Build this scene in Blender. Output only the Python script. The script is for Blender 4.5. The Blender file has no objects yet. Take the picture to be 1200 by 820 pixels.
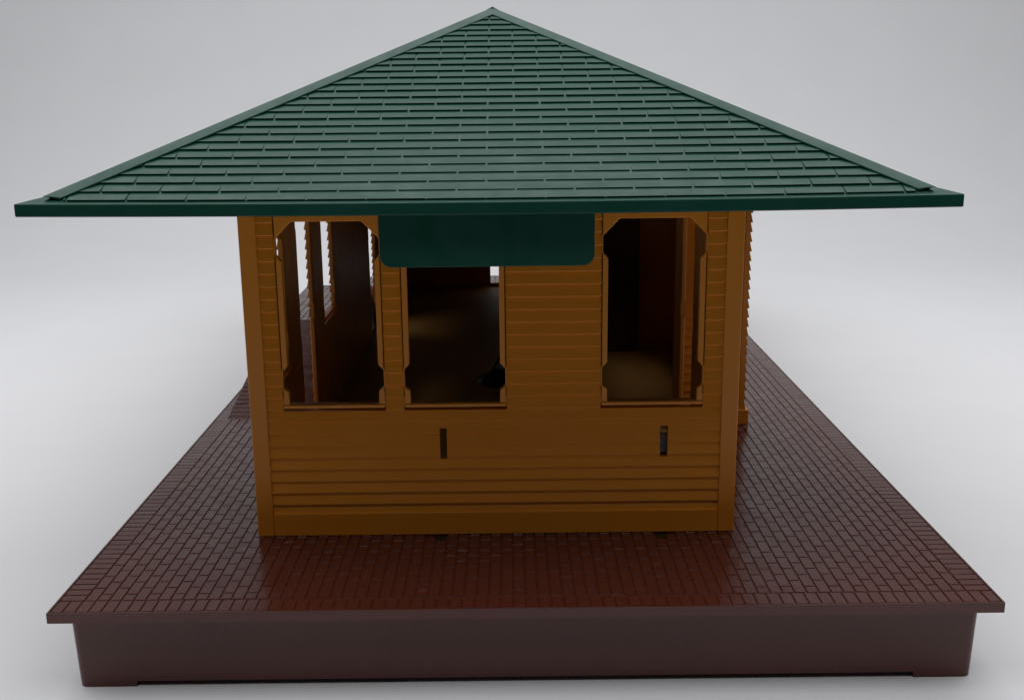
import bpy, bmesh, math, random
from mathutils import Vector, Matrix
from mathutils.geometry import tessellate_polygon
random.seed(7)
S = 0.01                      # everything below is written in centimetres
OX, OZ = -11.2277, 2.32       # shift so that the tabletop sheet is z = 0
sc = bpy.context.scene
col = sc.collection
def W(x, y, z): return Vector(((x+OX)*S, y*S, (z+OZ)*S))

# ------------------------------------------------------------------ camera
cam_d = bpy.data.cameras.new('camera'); cam = bpy.data.objects.new('camera', cam_d); col.objects.link(cam)
r = Vector((0.99993494, -0.00492578, -0.01028807)); u = Vector((0.01115612, 0.23440414, 0.97207522)); f = Vector((0.00237667, 0.97212676, -0.23444384))
M = Matrix(((r.x, u.x, -f.x), (r.y, u.y, -f.y), (r.z, u.z, -f.z))).to_4x4()
M.translation = W(11.2277, -24.3018, 12.2197)
cam.matrix_world = M
cam_d.sensor_width = 36; cam_d.lens = 1295.25/1200*36
cam_d.clip_start = 0.01; cam_d.clip_end = 50
sc.camera = cam

# ------------------------------------------------------------------ light
w = bpy.data.worlds.new('World'); sc.world = w; w.use_nodes = True
bg = w.node_tree.nodes['Background']
bg.inputs['Color'].default_value = (0.93, 0.96, 1.0, 1); bg.inputs['Strength'].default_value = 0.02
def area(name, loc, target, sx, sy, power, colr):
    d = bpy.data.lights.new(name, 'AREA'); d.shape = 'RECTANGLE'; d.size = sx*S; d.size_y = sy*S
    d.energy = power; d.color = colr
    o = bpy.data.objects.new(name, d); col.objects.link(o)
    o.location = W(*loc); o.rotation_euler = (W(*target)-W(*loc)).to_track_quat('-Z', 'Y').to_euler()
    return o
area('overhead_softbox', (11, 16, 70), (11, 16, 0), 144, 113, 10.2, (0.985, 0.985, 1.0))
sc.view_settings.view_transform = 'Standard'; sc.view_settings.look = 'None'
sc.view_settings.exposure = 0; sc.view_settings.gamma = 1
sc.cycles.max_bounces = 10; sc.cycles.diffuse_bounces = 6

# ------------------------------------------------------------------ materials
def mat(name, colr, rough=0.4, spec=0.5, var=0.06, bump=0.0, bscale=900, rvar=0.08, dust=False):
    m = bpy.data.materials.new(name); m.use_nodes = True
    nt = m.node_tree; N = nt.nodes; L = nt.links; b = N['Principled BSDF']
    tc = N.new('ShaderNodeTexCoord')
    n1 = N.new('ShaderNodeTexNoise'); n1.inputs['Scale'].default_value = 22; n1.inputs['Detail'].default_value = 5
    L.new(tc.outputs['Object'], n1.inputs['Vector'])
    mr = N.new('ShaderNodeMapRange'); mr.inputs['From Min'].default_value = .3; mr.inputs['From Max'].default_value = .7
    mr.inputs['To Min'].default_value = 1-var; mr.inputs['To Max'].default_value = 1+var
    L.new(n1.outputs['Fac'], mr.inputs['Value'])
    mx = N.new('ShaderNodeVectorMath'); mx.operation = 'SCALE'; mx.inputs[0].default_value = colr
    L.new(mr.outputs['Result'], mx.inputs['Scale']); L.new(mx.outputs['Vector'], b.inputs['Base Color'])
    if dust:   # a few pale specks of dust lying on the plastic
        vo = N.new('ShaderNodeTexVoronoi'); vo.inputs['Scale'].default_value = 75
        L.new(tc.outputs['Object'], vo.inputs['Vector'])
        lt = N.new('ShaderNodeMath'); lt.operation = 'LESS_THAN'; lt.inputs[1].default_value = 0.022
        L.new(vo.outputs['Distance'], lt.inputs[0])
        sp = N.new('ShaderNodeSeparateColor'); L.new(vo.outputs['Color'], sp.inputs['Color'])
        gt = N.new('ShaderNodeMath'); gt.operation = 'GREATER_THAN'; gt.inputs[1].default_value = 0.6
        L.new(sp.outputs['Red'], gt.inputs[0])
        ml = N.new('ShaderNodeMath'); ml.operation = 'MULTIPLY'; L.new(lt.outputs[0], ml.inputs[0]); L.new(gt.outputs[0], ml.inputs[1])
        m3 = N.new('ShaderNodeMix'); m3.data_type = 'RGBA'; L.new(ml.outputs[0], m3.inputs['Factor'])
        L.new(mx.outputs['Vector'], m3.inputs['A']); m3.inputs['B'].default_value = (.34, .30, .28, 1)
        L.new(m3.outputs['Result'], b.inputs['Base Color'])
    n2 = N.new('ShaderNodeTexNoise'); n2.inputs['Scale'].default_value = 160; n2.inputs['Detail'].default_value = 6
    L.new(tc.outputs['Object'], n2.inputs['Vector'])
    m2 = N.new('ShaderNodeMapRange'); m2.inputs['From Min'].default_value = .3; m2.inputs['From Max'].default_value = .7
    m2.inputs['To Min'].default_value = max(0.02, rough-rvar); m2.inputs['To Max'].default_value = rough+rvar
    L.new(n2.outputs['Fac'], m2.inputs['Value']); L.new(m2.outputs['Result'], b.inputs['Roughness'])
    b.inputs['Specular IOR Level'].default_value = spec
    if bump:
        n3 = N.new('ShaderNodeTexNoise'); n3.inputs['Scale'].default_value = bscale; n3.inputs['Detail'].default_value = 3
        L.new(tc.outputs['Object'], n3.inputs['Vector'])
        bp = N.new('ShaderNodeBump'); bp.inputs['Strength'].default_value = bump; bp.inputs['Distance'].default_value = 0.0002
        L.new(n3.outputs['Fac'], bp.inputs['Height']); L.new(bp.outputs['Normal'], b.inputs['Normal'])
    return m
ORANGE = mat('orange_plastic', (0.67, 0.228, 0.014), 0.42, 0.4, 0.04, 0.10)
FLOORM = mat('orange_floor_plastic', (0.55, 0.26, 0.07), 0.6, 0.2, 0.08, 0.1)
GREEN = mat('green_plastic', (0.003, 0.055, 0.035), 0.42, 0.32, 0.05, 0.10, dust=True)
MAROON = mat('maroon_plastic', (0.082, 0.018, 0.0115), 0.24, 0.50, 0.06, 0.08, dust=True)
BLACK = mat('black_plastic_and_shade', (0.008, 0.008, 0.009), 0.35, 0.5, 0.05)  # true black on socket and wire; painted shade in the slots
SHADEW = mat('shaded_wall_plastic', (0.10, 0.045, 0.014), 0.5, 0.3, 0.08)  # wall plastic darkened, so the dim interior's shade is in the colour
TABLE = mat('dark_table', (0.035, 0.028, 0.024), 0.5, 0.4, 0.1)
PAPER = mat('white_backdrop_sheet', (0.765, 0.77, 0.785), 0.75, 0.25, 0.012, 0.15, 60)

# ------------------------------------------------------------------ helpers
def empty(name, x, y, z, label, cat):
    o = bpy.data.objects.new(name, None); col.objects.link(o); o.location = W(x, y, z)
    o.empty_display_size = .01; o['label'] = label; o['category'] = cat
    return o
bpy.context.view_layer.update()
def build(name, bm, material, parent=None, bevel=0, label=None, smooth=False, seg=2, flat=False):
    bmesh.ops.recalc_face_normals(bm, faces=bm.faces) if not flat else None
    base = parent
    org = Vector((0, 0, 0))
    while base is not None:
        org += base.location; base = base.parent
    for v in bm.verts: v.co = W(*v.co) - org
    me = bpy.data.meshes.new(name); bm.to_mesh(me); bm.free()
    me.materials.append(material)
    o = bpy.data.objects.new(name, me); col.objects.link(o)
    if parent: o.parent = parent
    if label: o['label'] = label
    if smooth:
        for p in me.polygons: p.use_smooth = True
    if bevel:
        b = o.modifiers.new('bevel', 'BEVEL'); b.width = bevel*S; b.segments = seg; b.limit_method = 'ANGLE'; b.angle_limit = math.radians(35)
        b.harden_normals = False
    return o
def box(bm, x0, x1, y0, y1, z0, z1):
    vs = [bm.verts.new((x, y, z)) for z in (z0, z1) for y in (y0, y1) for x in (x0, x1)]
    for q in ((0,1,3,2),(4,6,7,5),(0,4,5,1),(2,3,7,6),(0,2,6,4),(1,5,7,3)): bm.faces.new([vs[i] for i in q])
    return vs
def prism(bm, bot, top):
    a = [bm.verts.new(p) for p in bot]; b = [bm.verts.new(p) for p in top]
    n = len(a)
    bm.faces.new(a[::-1]); bm.faces.new(b)
    for i in range(n): bm.faces.new((a[i], a[(i+1) % n], b[(i+1) % n], b[i]))
def slab_with_hole(bm, outer, hole, w0, w1, tf):
    """flat slab in (u, z), outline outer, with hole cut out, from depth w0 to w1; tf maps (u, w, z) to scene"""
    tris = tessellate_polygon([[Vector((p[0], p[1], 0)) for p in outer], [Vector((p[0], p[1], 0)) for p in hole]])
    pts = outer+hole
    A = [bm.verts.new(tf(p[0], w0, p[1])) for p in pts]; B = [bm.verts.new(tf(p[0], w1, p[1])) for p in pts]
    for t in tris:
        bm.faces.new([A[i] for i in t]); bm.faces.new([B[i] for i in reversed(t)])
    for off, n in ((0, len(outer)), (len(outer), len(hole))):
        for i in range(n):
            a, b = off+i, off+(i+1) % n
            bm.faces.new((A[a], A[b], B[b], B[a]))

# ------------------------------------------------------------------ backdrop sheet
bm = bmesh.new()
prof = [(-20, -2.32), (60, -2.32)]
R = 42
for k in range(1, 17):
    a = k/16*math.pi/2*0.97
    prof.append((60+R*math.sin(a), -2.32+R*(1-math.cos(a))))
prof.append((prof[-1][0]+4, 150))
rows = []
for (y, z) in prof: rows.append([bm.verts.new((x, y, z)) for x in (-140, -40, 11, 62, 162)])
for a, b in zip(rows, rows[1:]):
    for i in range(4): bm.faces.new((a[i], a[i+1], b[i+1], b[i]))
bd = build('backdrop', bm, PAPER, smooth=True)
bd['kind'] = 'structure'; bd['label'] = 'seamless white sweep sheet under and behind the model station'

bm = bmesh.new(); box(bm, -160, 182, -60, 130, -6, -2.36)
tt = build('tabletop', bm, TABLE); tt['kind'] = 'structure'; tt['label'] = 'dark tabletop under the white sheet'

# ------------------------------------------------------------------ platform
PX0, PX1, PY1 = 0.06, 23.06, 47.2
plat = empty('brick_platform', 11.56, 23.6, -2.32, 'dark maroon plastic platform moulded with paving bricks under the orange building', 'platform')
bm = bmesh.new()
box(bm, PX0, PX1, 0, PY1, -.265, -.030)
# raised plain rim that stops the joints short of the edge
box(bm, PX0+.001, PX1-.001, .001, .05, -.10, -.001); box(bm, PX0+.001, PX1-.001, PY1-.05, PY1-.001, -.10, -.001)
box(bm, PX0+.001, PX0+.05, .0505, PY1-.0505, -.10, -.001); box(bm, PX1-.05, PX1-.001, .0505, PY1-.0505, -.10, -.001)
build('deck', bm, MAROON, plat)
bm = bmesh.new()
slots = [(9.10, 9.43), (15.22, 15.55)]
def brick(bm, x0, x1, y0, y1, zt=0.0, zf=None, g=.030):
    e = .017
    j = random.uniform(-.002, .002)
    x0 += g/2; x1 -= g/2; y0 += g/2; y1 -= g/2
    if x1-x0 < .05 or y1-y0 < .05: return
    z = (lambda y: zt) if zf is None else zf
    t = random.uniform(-.0015, .0015); q = random.uniform(-.0015, .0015)
    bot = [(x0-e, y0-e, z(y0)-.045), (x1+e, y0-e, z(y0)-.045), (x1+e, y1+e, z(y1)-.045), (x0-e, y1+e, z(y1)-.045)]
    top = [(x0+e, y0+e, z(y0)+j+t), (x1-e, y0+e, z(y0)+j+q), (x1-e, y1-e, z(y1)+j-t), (x0+e, y1-e, z(y1)+j-q)]
    a = [bm.verts.new(p) for p in bot]; b = [bm.verts.new(p) for p in top]
    bm.faces.new(b)
    for i in range(4): bm.faces.new((a[i], a[(i+1) % 4], b[(i+1) % 4], b[i]))
SW = .66
n = 74; p = (PX1-PX0-.1)/n
for i in range(n):
    for (ya, yb) in ((.05, SW), (PY1-SW, PY1-.05)):
        brick(bm, PX0+.05+i*p, PX0+.05+(i+1)*p, ya, yb)
n2 = int((PY1-2*SW)/.31); p2 = (PY1-2*SW)/n2
for i in range(n2):
    brick(bm, PX0+.05, PX0+.68, SW+i*p2, SW+(i+1)*p2)
    brick(bm, PX1-.68, PX1-.05, SW+i*p2, SW+(i+1)*p2)
nc = 72; pc = (PX1-PX0-1.36)/nc; bl = .69
for c in range(nc):
    x0 = PX0+.68+c*pc; x1 = x0+pc
    y = SW-(bl/2 if c % 2 else 0)
    while y < PY1-SW:
        ya, yb = max(y, SW), min(y+bl, PY1-SW)
        inside = x0 > 4.8 and x1 < 16.8 and ya > 5.2 and yb < 42
        under_ramp = x0 > .9 and x1 < 3.6 and ya > 16.2 and yb < 42.4
        slot = any(x1 > a and x0 < b for a, b in slots) and yb > 4.1 and ya < 4.5
        if not inside and not under_ramp and not slot: brick(bm, x0, x1, ya, yb)
        elif slot:
            for a, b in slots:
                if x1 > a and x0 < b and ya < 4.05: brick(bm, x0, x1, ya, 4.12)
        y += bl
build('paving', bm, MAROON, plat, flat=False)
# black plates stand in for the shade inside the deck's tab slots
for a, b in slots:
    bm = bmesh.new(); box(bm, a, b, 4.13, 4.47, -.06, -.02); build('tab_slot_shade', bm, BLACK, plat)

# skirt
def rrect(x0, x1, y0, y1, r_, z, k=5):
    pts = []
    for cx, cy, a0 in ((x1-r_, y1-r_, 0), (x0+r_, y1-r_, 90), (x0+r_, y0+r_, 180), (x1-r_, y0+r_, 270)):
        for i in range(k+1):
            a = math.radians(a0+90*i/k); pts.append((cx+r_*math.cos(a), cy+r_*math.sin(a), z))
    return pts
bm = bmesh.new()
prism(bm, rrect(.38, 22.71, .62, PY1-.62, .22, -2.17), rrect(.33, 22.76, .56, PY1-.56, .22, -.262))
build('skirt', bm, MAROON, plat, smooth=False)
for (x0, x1, y0, y1) in ((.385, 1.84, .625, 2.1), (21.24, 22.705, .625, 2.1), (.385, 1.84, PY1-2.1, PY1-.625), (21.24, 22.705, PY1-2.1, PY1-.625)):
    bm = bmesh.new()
    # foot rounded on its outer corner only
    r_ = .22; left = x0 < 5; near = y0 < 5
    cx = x0+r_ if left else x1-r_; cy = y0+r_ if near else y1-r_
    a0 = {(True, True): 180, (False, True): 270, (False, False): 0, (True, False): 90}[(left, near)]
    arc = [(cx+r_*math.cos(math.radians(a0+90*i/5)), cy+r_*math.sin(math.radians(a0+90*i/5))) for i in range(6)]
    cs = {(True, True): [(x1, y0), (x1, y1), (x0, y1)], (False, True): [(x1, y1), (x0, y1), (x0, y0)],
          (False, False): [(x0, y1), (x0, y0), (x1, y0)], (True, False): [(x0, y0), (x1, y0), (x1, y1)]}[(left, near)]
    pts = arc+cs
    prism(bm, [(x, y, -2.32) for x, y in pts], [(x, y, -2.165) for x, y in pts])
    build('foot', bm, MAROON, plat)
# ramp, upper landing, far ramp on the left side
RX0, RX1, RH = .53, 3.85, 1.87
Y0, Y1, Y2, Y3 = 15.73, 24.9, 33.6, 42.8
def rz(y):
    if y < Y1: return RH*(y-Y0)/(Y1-Y0)
    if y > Y2: return RH*(Y3-y)/(Y3-Y2)
    return RH
for nm, ya, yb in (('ramp', Y0, Y1), ('landing', Y1, Y2), ('ramp', Y2, Y3)):
    bm = bmesh.new()
    prism(bm, [(RX0, ya, -.03), (RX1, ya, -.03), (RX1, yb, -.03), (RX0, yb, -.03)],
          [(RX0, ya, max(rz(ya)-.03, -.02)), (RX1, ya, max(rz(ya)-.03, -.02)), (RX1, yb, max(rz(yb)-.03, -.02)), (RX0, yb, max(rz(yb)-.03, -.02))])
    if nm == 'ramp':
        k = 27; pp = (yb-ya)/k
        for i in range(k): brick(bm, RX0, RX1, ya+i*pp, ya+(i+1)*pp, zf=lambda y: rz(y)+.02, g=.05)
    else:
        y = ya; i = 0
        while y < yb-.1:
            brick(bm, RX0, RX0+.62, y, min(y+.31, yb), zt=RH); 
            x = RX0+.62; c = 0
            y += .31
        c = 0; x = RX0+.62
        while x < RX1-.1:
            y = ya-(.345 if c % 2 else 0)
            while y < yb:
                brick(bm, x, min(x+.3, RX1), max(y, ya), min(y+.69, yb), zt=RH); y += .69
            x += .3; c += 1
    build(nm, bm, MAROON, plat)

# ------------------------------------------------------------------ the building
BX0, BX1, BY0, BY1, HT = 4.17, 17.43, 4.49, 42.7, 9.40
bld = empty('toy_station_building', 10.8, 23.6, 0, 'orange clapboard toy railway station with open windows and a green hipped shingle roof', 'toy station')
T = .26; PITCH = .34; LED0 = 1.26-PITCH*2
def siding(bm, u0, u1, z0, z1, tf):
    """clapboard slab between u0..u1 and z0..z1; board bottoms stand proud"""
    pts = [(-T, z1), (-T, z0)]
    def face(z):   # outward depth
        fr = ((z-LED0) % PITCH)/PITCH
        return -.018-.072*fr
    k = math.floor((z0-LED0)/PITCH+1e-6)
    z = z0; pts.append((face(z0+1e-5), z0))
    while True:
        k += 1; zl = LED0+k*PITCH
        if zl >= z1-1e-4: break
        pts.append((-.090, zl-.0001)); pts.append((-.024, zl)); pts.append((-.018, zl+.02))
    pts.append((face(z1-1e-4), z1))
    a = [bm.verts.new(tf(u0, w_, z_)) for w_, z_ in pts]; b = [bm.verts.new(tf(u1, w_, z_)) for w_, z_ in pts]
    nn = len(pts)
    for i in range(nn): bm.faces.new((a[i], a[(i+1) % nn], b[(i+1) % nn], b[i]))
    for ring in (a, b[::-1]):
        tr = tessellate_polygon([[Vector((p_[0], p_[1], 0)) for p_ in pts]])
        for t in tr: bm.faces.new([ring[i] for i in t])
HOLE = [(-1.21, 3.82), (1.21, 3.82), (1.22, 4.17), (1.36, 4.28), (1.36, 4.75), (1.22, 4.90), (1.22, 7.72), (1.36, 7.87), (1.36, 8.31), (.92, 8.76),
        (-.92, 8.76), (-1.36, 8.31), (-1.36, 7.87), (-1.22, 7.72), (-1.22, 4.90), (-1.36, 4.75), (-1.36, 4.28), (-1.22, 4.17)]
DHOLE = [(-1.21, .25), (1.21, .25)]+HOLE[2:-1]+[(-1.22, 4.17)]
def wall(name, L, tf, wins, slots_=(), posts=(.46, .46), base=True, door=(), zlow=.66, fd=-.035):
    """wall along u = 0..L; wins: window centres; returns wall object"""
    zb_, zt_ = 3.60, HT
    ua, ub = posts[0], L-posts[1]
    bm = bmesh.new()
    doors = sorted(door)
    def spans(a, b, cuts):
        out = []; x = a
        for c0, c1 in sorted(cuts):
            if c0 > x: out.append((x, c0))
            x = max(x, c1)
        if b > x: out.append((x, b))
        return out
    fh = 1.39
    dc = [(c-fh, c+fh) for c in doors]
    for a, b in spans(ua, ub, [(c-fh, c+fh) for c in wins]+dc): siding(bm, a, b, zb_, zt_, tf)
    sl = [(s0, s1) for s0, s1, _, _ in slots_]
    if slots_:
        z0s, z1s = slots_[0][2], slots_[0][3]
        for a, b in spans(ua, ub, dc): siding(bm, a, b, zlow, z0s, tf); siding(bm, a, b, z1s, zb_, tf)
        for a, b in spans(ua, ub, sl+dc): siding(bm, a, b, z0s, z1s, tf)
    else:
        for a, b in spans(ua, ub, dc): siding(bm, a, b, zlow, zb_, tf)
    wo = build(name, bm, ORANGE, bld)
    def pb(nm, u0, u1, w0, w1, z0, z1, bev=.03):
        bm = bmesh.new()
        prism(bm, [tf(u0, w0, z0), tf(u1, w0, z0), tf(u1, w1, z0), tf(u0, w1, z0)], [tf(u0, w0, z1), tf(u1, w0, z1), tf(u1, w1, z1), tf(u0, w1, z1)])
        return build(nm, bm, ORANGE, wo, bevel=bev)
    if posts[0]: pb('corner_post', 0, posts[0], -T, 0, 0, HT)
    if posts[1]: pb('corner_post', L-posts[1], L, -T, 0, 0, HT)
    if base:
        for a, b in spans(ua, ub, dc): pb('base_board', a, b, -T, .0-.004, 0, zlow+.02)
    for c in wins:
        bm = bmesh.new()
        tw = lambda u_, w_, z_, c=c: tf(u_+c, w_, z_)
        slab_with_hole(bm, [(-fh, 3.72), (fh, 3.72), (fh, HT), (-fh, HT)], HOLE, -T+.01, fd, tw)
        fo = build('window_frame', bm, ORANGE, wo, bevel=.028, seg=3)
        bm = bmesh.new()
        for (a, b, w0, w1, z0, z1) in ((-1.372, 1.372, -T+.02, -.0, 3.70, 3.80),):
            prism(bm, [tw(a, w0, z0), tw(b, w0, z0), tw(b, w1, z0), tw(a, w1, z0)], [tw(a, w0, z1), tw(b, w0, z1), tw(b, w1, z1), tw(a, w1, z1)])
        build('window_sill', bm, ORANGE, wo, bevel=.02)
    for c in doors:
        bm = bmesh.new()
        tw = lambda u_, w_, z_, c=c: tf(u_+c, w_, z_)
        slab_with_hole(bm, [(-fh, 0), (fh, 0), (fh, HT), (-fh, HT)], DHOLE, -T+.01, fd, tw)
        build('door_frame', bm, ORANGE, wo, bevel=.035, seg=3)
    return wo
# front
tfF = lambda u_, w_, z_: (BX0+u_, BY0-w_, z_)
front = wall('front_wall', BX1-BX0, tfF, [6.47-BX0, 9.75-BX0, 15.08-BX0], slots_=((9.30-BX0, 9.49-BX0, 2.20, 3.09), (15.33-BX0, 15.54-BX0, 2.20, 3.09)))
bm = bmesh.new(); box(bm, 15.2, 15.7, BY0+T+.02, BY0+T+.12, 1.9, 2.8); build('slot_shade_block', bm, BLACK, front)  # black block added behind the right wall slot to darken its lower part
# left, right, back
SL = BY1-BY0-2*T
tfL = lambda u_, w_, z_: (BX0-w_, BY0+T+u_, z_)
tfR = lambda u_, w_, z_: (BX1+w_, BY0+T+u_, z_)
tfB = lambda u_, w_, z_: (BX0+u_, BY1+w_, z_)
yc = [6.95, 12.1, 17.15, 22.3, 27.4, 32.5, 37.6]
def toU(ys): return [y-BY0-T for y in ys]
wall('side_wall', SL, tfL, toU([7.65, 17.05]), posts=(.3, .3), door=toU([12.32, 30.65]), fd=-.10)
# right wall in two lengths with the bay between
BAY0, BAY1, BAYX = 14.36, 26.2, 19.82
tfR1 = tfR
wall('side_wall', BAY0-BY0-T, tfR, toU([7.4]), posts=(.3, 0), door=toU([12.0]), fd=-.10)
tfR2 = lambda u_, w_, z_: (BX1+w_, BAY1+u_, z_)
wall('side_wall', BY1-T-BAY1, tfR2, [8.2], posts=(0, .3), fd=-.10)
# bay
tfBF = lambda u_, w_, z_: (BX1-T+u_, BAY0-w_, z_)
wall('bay_wall', BAYX-.090-BX1+T, tfBF, [], posts=(0, 0), zlow=.56)
tfBS = lambda u_, w_, z_: (BAYX+w_+.018, BAY0+.02+u_, z_)
wall('bay_wall', BAY1-BAY0-.04, tfBS, [5.8], posts=(0, 0), zlow=.56)
tfBB = lambda u_, w_, z_: (BX1-T+u_, BAY1+w_, z_)
wall('bay_wall', BAYX-.090-BX1+T, tfBB, [], posts=(0, 0), zlow=.56)
bm = bmesh.new()
box(bm, BX1-.02, 19.93, BAY0-.03, BAY0+.2, .002, .555); box(bm, 19.7, 19.93, BAY0+.2, BAY1-.2, .002, .555); box(bm, BX1-.02, 19.93, BAY1-.2, BAY1+.03, .002, .555)
build('bay_base', bm, ORANGE, bld, bevel=.02)
# back wall with a doorway standing open and a narrow slit
bm = bmesh.new()
for (x0, x1, z0, z1) in ((BX0+.3, 10.12, 0, HT), (10.12, 11.3, 2.6, HT), (10.12, 11.3, 0, .35), (11.3, BX1-.3, 0, HT)):
    box(bm, x0, x1, BY1-T, BY1, z0, z1)
bw = build('back_wall', bm, ORANGE, bld)
for x0, x1 in ((BX0, BX0+.3), (BX1-.3, BX1)):
    bm = bmesh.new(); box(bm, x0, x1, BY1-T, BY1+.02, 0, HT); build('corner_post', bm, ORANGE, bw, bevel=.03)
# interior floor and partition
bm = bmesh.new()
prism(bm, *[[(x, y, z) for x, y in ((BX0+T+.01, BY0+T+.01), (BX1-T-.01, BY0+T+.01), (BX1-T-.01, BAY0+.3), (BAYX-.4, BAY0+.3), (BAYX-.4, BAY1-.3), (BX1-T-.01, BAY1-.3), (BX1-T-.01, BY1-T-.01), (BX0+T+.01, BY1-T-.01))] for z in (.0, .16)])
build('floor', bm, FLOORM, bld)
bm = bmesh.new(); box(bm, 12.6, BX1-T-.02, 25.2, 25.4, .16, HT); build('partition', bm, SHADEW, bld)

# ------------------------------------------------------------------ roof
RXC, RHW, EY0, ZT, ZB = 10.823, 10.64, .51, 9.71, 9.415
EY1 = BY1+(BY0-EY0)
RISE = 4.66; FL = .45; RUN = RHW-FL   # FL: flat lip outside the shingled planes
SLEN = math.hypot(RUN, RISE)
def sag(bm):
    for v in bm.verts:
        x, y, z = v.co
        k = max(0, 1-max(0, z-ZT)/3.5)
        v.co.z -= .06*k*max(0, 1-((x-RXC)/RHW)**2)
roof = bpy.data.objects.new('roof', None); roof.parent = bld; col.objects.link(roof); roof.empty_display_size = .01
roof.location = Vector((0, 0, 9.4*S))
X0, X1 = RXC-RHW, RXC+RHW
def clip(poly, a, b, c):
    """keep a*u+b*s<=c"""
    out = []
    for i in range(len(poly)):
        P, Q = poly[i], poly[(i+1) % len(poly)]
        dp = a*P[0]+b*P[1]-c; dq = a*Q[0]+b*Q[1]-c
        if dp <= 0: out.append(P)
        if (dp < 0 < dq) or (dq < 0 < dp):
            t = dp/(dp-dq); out.append((P[0]+(Q[0]-P[0])*t, P[1]+(Q[1]-P[1])*t))
    return out
SP, SWD = .4033, 1.364
def slope(org, du, dn, length, phase):
    """roof plane: org + u*du + s*(dn*cos + z*sin)"""
    du = Vector(du); ds = (Vector(dn)*RUN+Vector((0, 0, RISE)))/SLEN; nrm = du.cross(ds)
    if nrm.z < 0: nrm = -nrm
    org = Vector(org)
    P = lambda u_, s_, h=0: tuple(org+du*u_+ds*s_+nrm*h)
    bm = bmesh.new()
    k = RUN/SLEN   # u inset per unit s
    # base sheet
    nseg = 12
    pts = [(0.0, 0.0)]+[(length*i/nseg, 0.0) for i in range(1, nseg)]+[(length, 0.0)]
    top = [(length-SLEN*k, SLEN), (SLEN*k, SLEN)] if length > 2*RUN+.1 else [(length/2, SLEN)]
    pts += top
    vs = [bm.verts.new(P(a, b, 0)) for a, b in pts]; bm.faces.new(vs)
    i = -2
    while True:
        s0 = .79+SP*i; s1 = s0+SP
        if s0 > SLEN-.15: break
        off = phase+(SWD/2 if i % 2 == 0 else 0)
        m = math.floor(-off/SWD)-1
        while off+m*SWD < length:
            a = off+m*SWD+.026; b = off+(m+1)*SWD-.026
            sa = max(s0, .0)
            poly = [(a, sa), (b, sa), (b, min(s1+.02, SLEN)), (a, min(s1+.02, SLEN))]
            poly = clip(poly, -1, k, -.0); poly = clip(poly, 1, k, length); 
            if i == -2 and poly: poly = clip(poly, -1, 0, -.5); poly = clip(poly, 1, 0, length-.5) if poly else poly
            if len(poly) >= 3:
                jt = random.uniform(-.003, .003)
                hh = lambda s_: .008+.046*(1-(s_-s0)/SP)+jt
                top_ = [P(p_[0], p_[1], hh(p_[1])) for p_ in poly]
                tpi = []
                bot_ = [P(p_[0], p_[1], -.01) for p_ in poly]
                A = [bm.verts.new(q) for q in bot_]; B = [bm.verts.new(q) for q in top_]
                try:
                    bm.faces.new(B)
                    for q in range(len(A)): bm.faces.new((A[q], A[(q+1) % len(A)], B[(q+1) % len(A)], B[q]))
                except ValueError: pass
            m += 1
        i += 1
    sag(bm)
    return build('shingle_slope', bm, GREEN, roof)
IX0, IX1, IY0, IY1 = X0+FL, X1-FL, EY0+FL, EY1-FL
LX = IX1-IX0; LY = IY1-IY0
ph = (10.05-IX0) % SWD
slope((IX0, IY0, ZT), (1, 0, 0), (0, 1, 0), LX, ph)
slope((IX0, IY1, ZT), (1, 0, 0), (0, -1, 0), LX, ph)
slope((IX0, IY0, ZT), (0, 1, 0), (1, 0, 0), LY, .4)
slope((IX1, IY0, ZT), (0, 1, 0), (-1, 0, 0), LY, .4)
# fascia and soffit
bm = bmesh.new()
th = FL+.02; NS = 14
def ring_box(x0, x1, y0, y1, z0, z1):
    # long pieces cut into segments so that the slight sag can bend them
    nx = NS if (x1-x0) > 5 else 1
    secs = []
    for i in range(nx+1):
        x = x0+(x1-x0)*i/nx
        secs.append([bm.verts.new((x, y0, z0)), bm.verts.new((x, y1, z0)), bm.verts.new((x, y1, z1)), bm.verts.new((x, y0, z1))])
    for a, b in zip(secs, secs[1:]):
        for q in range(4): bm.faces.new((a[q], a[(q+1) % 4], b[(q+1) % 4], b[q]))
    bm.faces.new(secs[0]); bm.faces.new(secs[-1][::-1])
ring_box(X0, X1, EY0, EY0+th, ZB, ZT)
ring_box(X0, X1, EY1-th, EY1, ZB, ZT)
ring_box(X0, X0+th, EY0+th, EY1-th, ZB, ZT)
ring_box(X1-th, X1, EY0+th, EY1-th, ZB, ZT)
sag(bm)
build('fascia', bm, GREEN, roof, bevel=.03)
bm = bmesh.new()
ring_box(X0+th, X1-th, EY0+th, EY1-th, ZB+.09, ZB+.15)
sag(bm)
build('soffit', bm, GREEN, roof)
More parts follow.
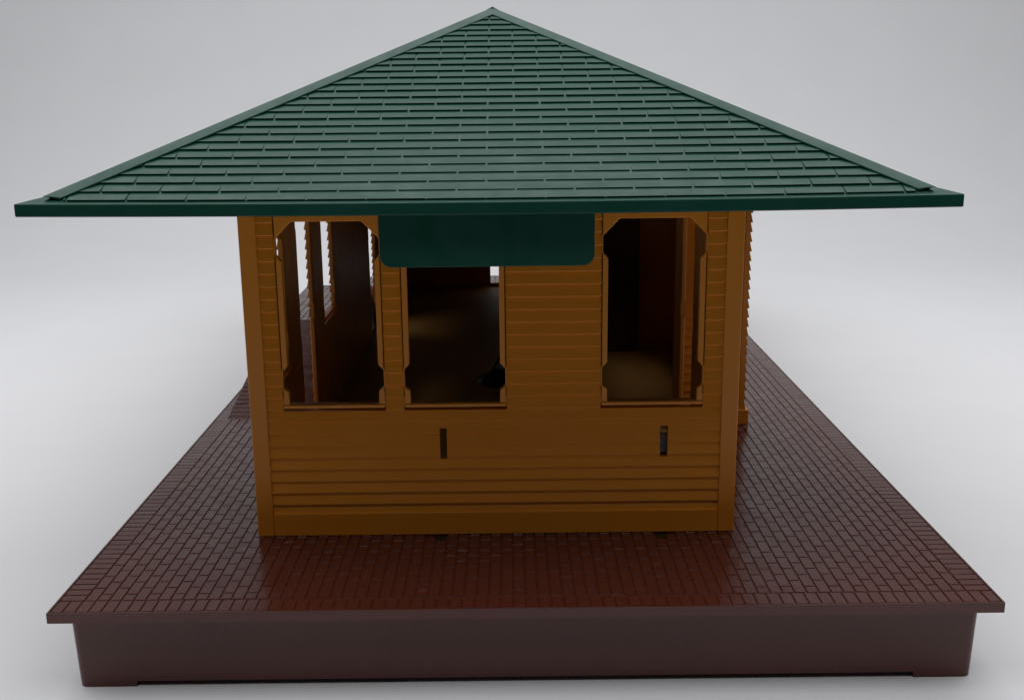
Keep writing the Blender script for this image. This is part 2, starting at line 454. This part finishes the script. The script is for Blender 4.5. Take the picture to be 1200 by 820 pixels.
# hip and ridge caps
def cap(name, P0, P1, nA, nB, wd, h, mitre=False):
    """cap strip along P0-P1, folded over planes with normals nA, nB"""
    P0, P1 = Vector(P0), Vector(P1); d = (P1-P0).normalized()
    bm = bmesh.new()
    def flap(nrm, other):
        t = d.cross(nrm).normalized()
        if t.dot(other) > 0: t = -t   # lie on this plane's own side
        return t
    tA = flap(nA, nB) ; tB = flap(nB, nA)
    up = (nA+nB).normalized()
    # top is slightly rounded
    def sec(P):
        return [P+tA*wd-nA*.0, P+tA*wd+nA*h*.9, P+tA*wd*.45+nA*(h+.015), P+up*(h+.035), P+tB*wd*.45+nB*(h+.015), P+tB*wd+nB*h*.9, P+tB*wd, P-up*.05]
    lo = sec(P0)
    if mitre:   # foot cut parallel to both eaves
        for i in range(8):
            ax = 1 if i in (0, 1, 2) else 0 if i in (4, 5, 6) else None
            if ax is not None: lo[i] = lo[i]+d*((P0[ax]-lo[i][ax])/d[ax])
    prism(bm, [tuple(v) for v in lo], [tuple(v) for v in sec(P1)])
    build(name, bm, GREEN, roof, bevel=.02)
cs, sn = RUN/SLEN, RISE/SLEN
nF = Vector((0, -sn, cs)); nBk = Vector((0, sn, cs)); nL = Vector((-sn, 0, cs)); nR = Vector((sn, 0, cs))
AP0 = (RXC, IY0+RUN, ZT+RISE); AP1 = (RXC, IY1-RUN, ZT+RISE)
CS = .03
def lerp(a, b, t): return tuple(a[i]+(b[i]-a[i])*t for i in range(3))
for c_, ap, n1_, n2_ in (((IX0, IY0, ZT), AP0, nF, nL), ((IX1, IY0, ZT), AP0, nF, nR), ((IX0, IY1, ZT), AP1, nBk, nL), ((IX1, IY1, ZT), AP1, nBk, nR)):
    cap('hip_cap', lerp(c_, ap, CS/RUN), lerp(c_, ap, 1.0), n1_, n2_, .28, .07, True)
cap('ridge_cap', (RXC, AP0[1]-.05, AP0[2]), (RXC, AP1[1]+.05, AP1[2]), nL, nR, .27, .10)
# blank sign panel under the front eave
bm = bmesh.new()
sx0, sx1, sz0, sz1, rr = 8.257, 13.225, 8.10, ZB+.1, .27
pts = [(sx0, sz1), (sx0, sz0+rr)]
for i in range(1, 7): a = math.radians(180+90*i/7); pts.append((sx0+rr+rr*math.cos(a), sz0+rr+rr*math.sin(a)))
pts += [(sx0+rr, sz0), (sx1-rr, sz0)]
for i in range(1, 7): a = math.radians(270+90*i/7); pts.append((sx1-rr+rr*math.cos(a), sz0+rr+rr*math.sin(a)))
pts += [(sx1, sz0+rr), (sx1, sz1)]
prism(bm, [(x, 1.0, z) for x, z in pts], [(x, 1.16, z) for x, z in pts])
build('sign_panel', bm, GREEN, roof, bevel=.02, label='blank dark green board with rounded lower corners under the front eave')

# ------------------------------------------------------------------ dark lamp socket on the floor inside
lx, ly, lz = 10.95, 20.2, .16
sock = empty('lamp_socket', lx, ly, lz, 'small black round socket with a thin slanting wire on the floor inside the middle window', 'lamp socket')
bm = bmesh.new()
prof2 = [(1.05, 0), (1.08, .06), (.95, .14), (.55, .33), (.42, .40), (.40, .62), (.0, .62)]
rings = []
for rr_, zz in prof2[:-1]:
    rings.append([bm.verts.new((lx+rr_*math.cos(2*math.pi*i/32), ly+rr_*math.sin(2*math.pi*i/32), lz+zz)) for i in range(32)])
for a, b in zip(rings, rings[1:]):
    for i in range(32): bm.faces.new((a[i], a[(i+1) % 32], b[(i+1) % 32], b[i]))
bm.faces.new(rings[-1]); bm.faces.new(rings[0][::-1])
build('socket_base', bm, BLACK, sock)
def tube(bm, pts, rad, n_=8):
    rg = []
    for i, p_ in enumerate(pts):
        p_ = Vector(p_); d = (Vector(pts[min(i+1, len(pts)-1)])-Vector(pts[max(i-1, 0)])).normalized()
        a = d.orthogonal().normalized(); b = d.cross(a)
        if i and (a.dot(pa) < .5): a = (pa-d*pa.dot(d)).normalized(); b = d.cross(a)
        pa = a
        rg.append([bm.verts.new(p_+a*rad*math.cos(2*math.pi*k/n_)+b*rad*math.sin(2*math.pi*k/n_)) for k in range(n_)])
    for A, B in zip(rg, rg[1:]):
        for k in range(n_): bm.faces.new((A[k], A[(k+1) % n_], B[(k+1) % n_], B[k]))
    bm.faces.new(rg[0][::-1]); bm.faces.new(rg[-1])
bm = bmesh.new()
tube(bm, [(lx-.55, ly-.1, lz+.30), (lx-.3, ly, lz+.75), (lx+.1, ly, lz+1.45), (lx+.5, ly, lz+2.1), (lx+1.0, ly+.1, lz+2.6)], .05)
build('wire', bm, BLACK, sock)
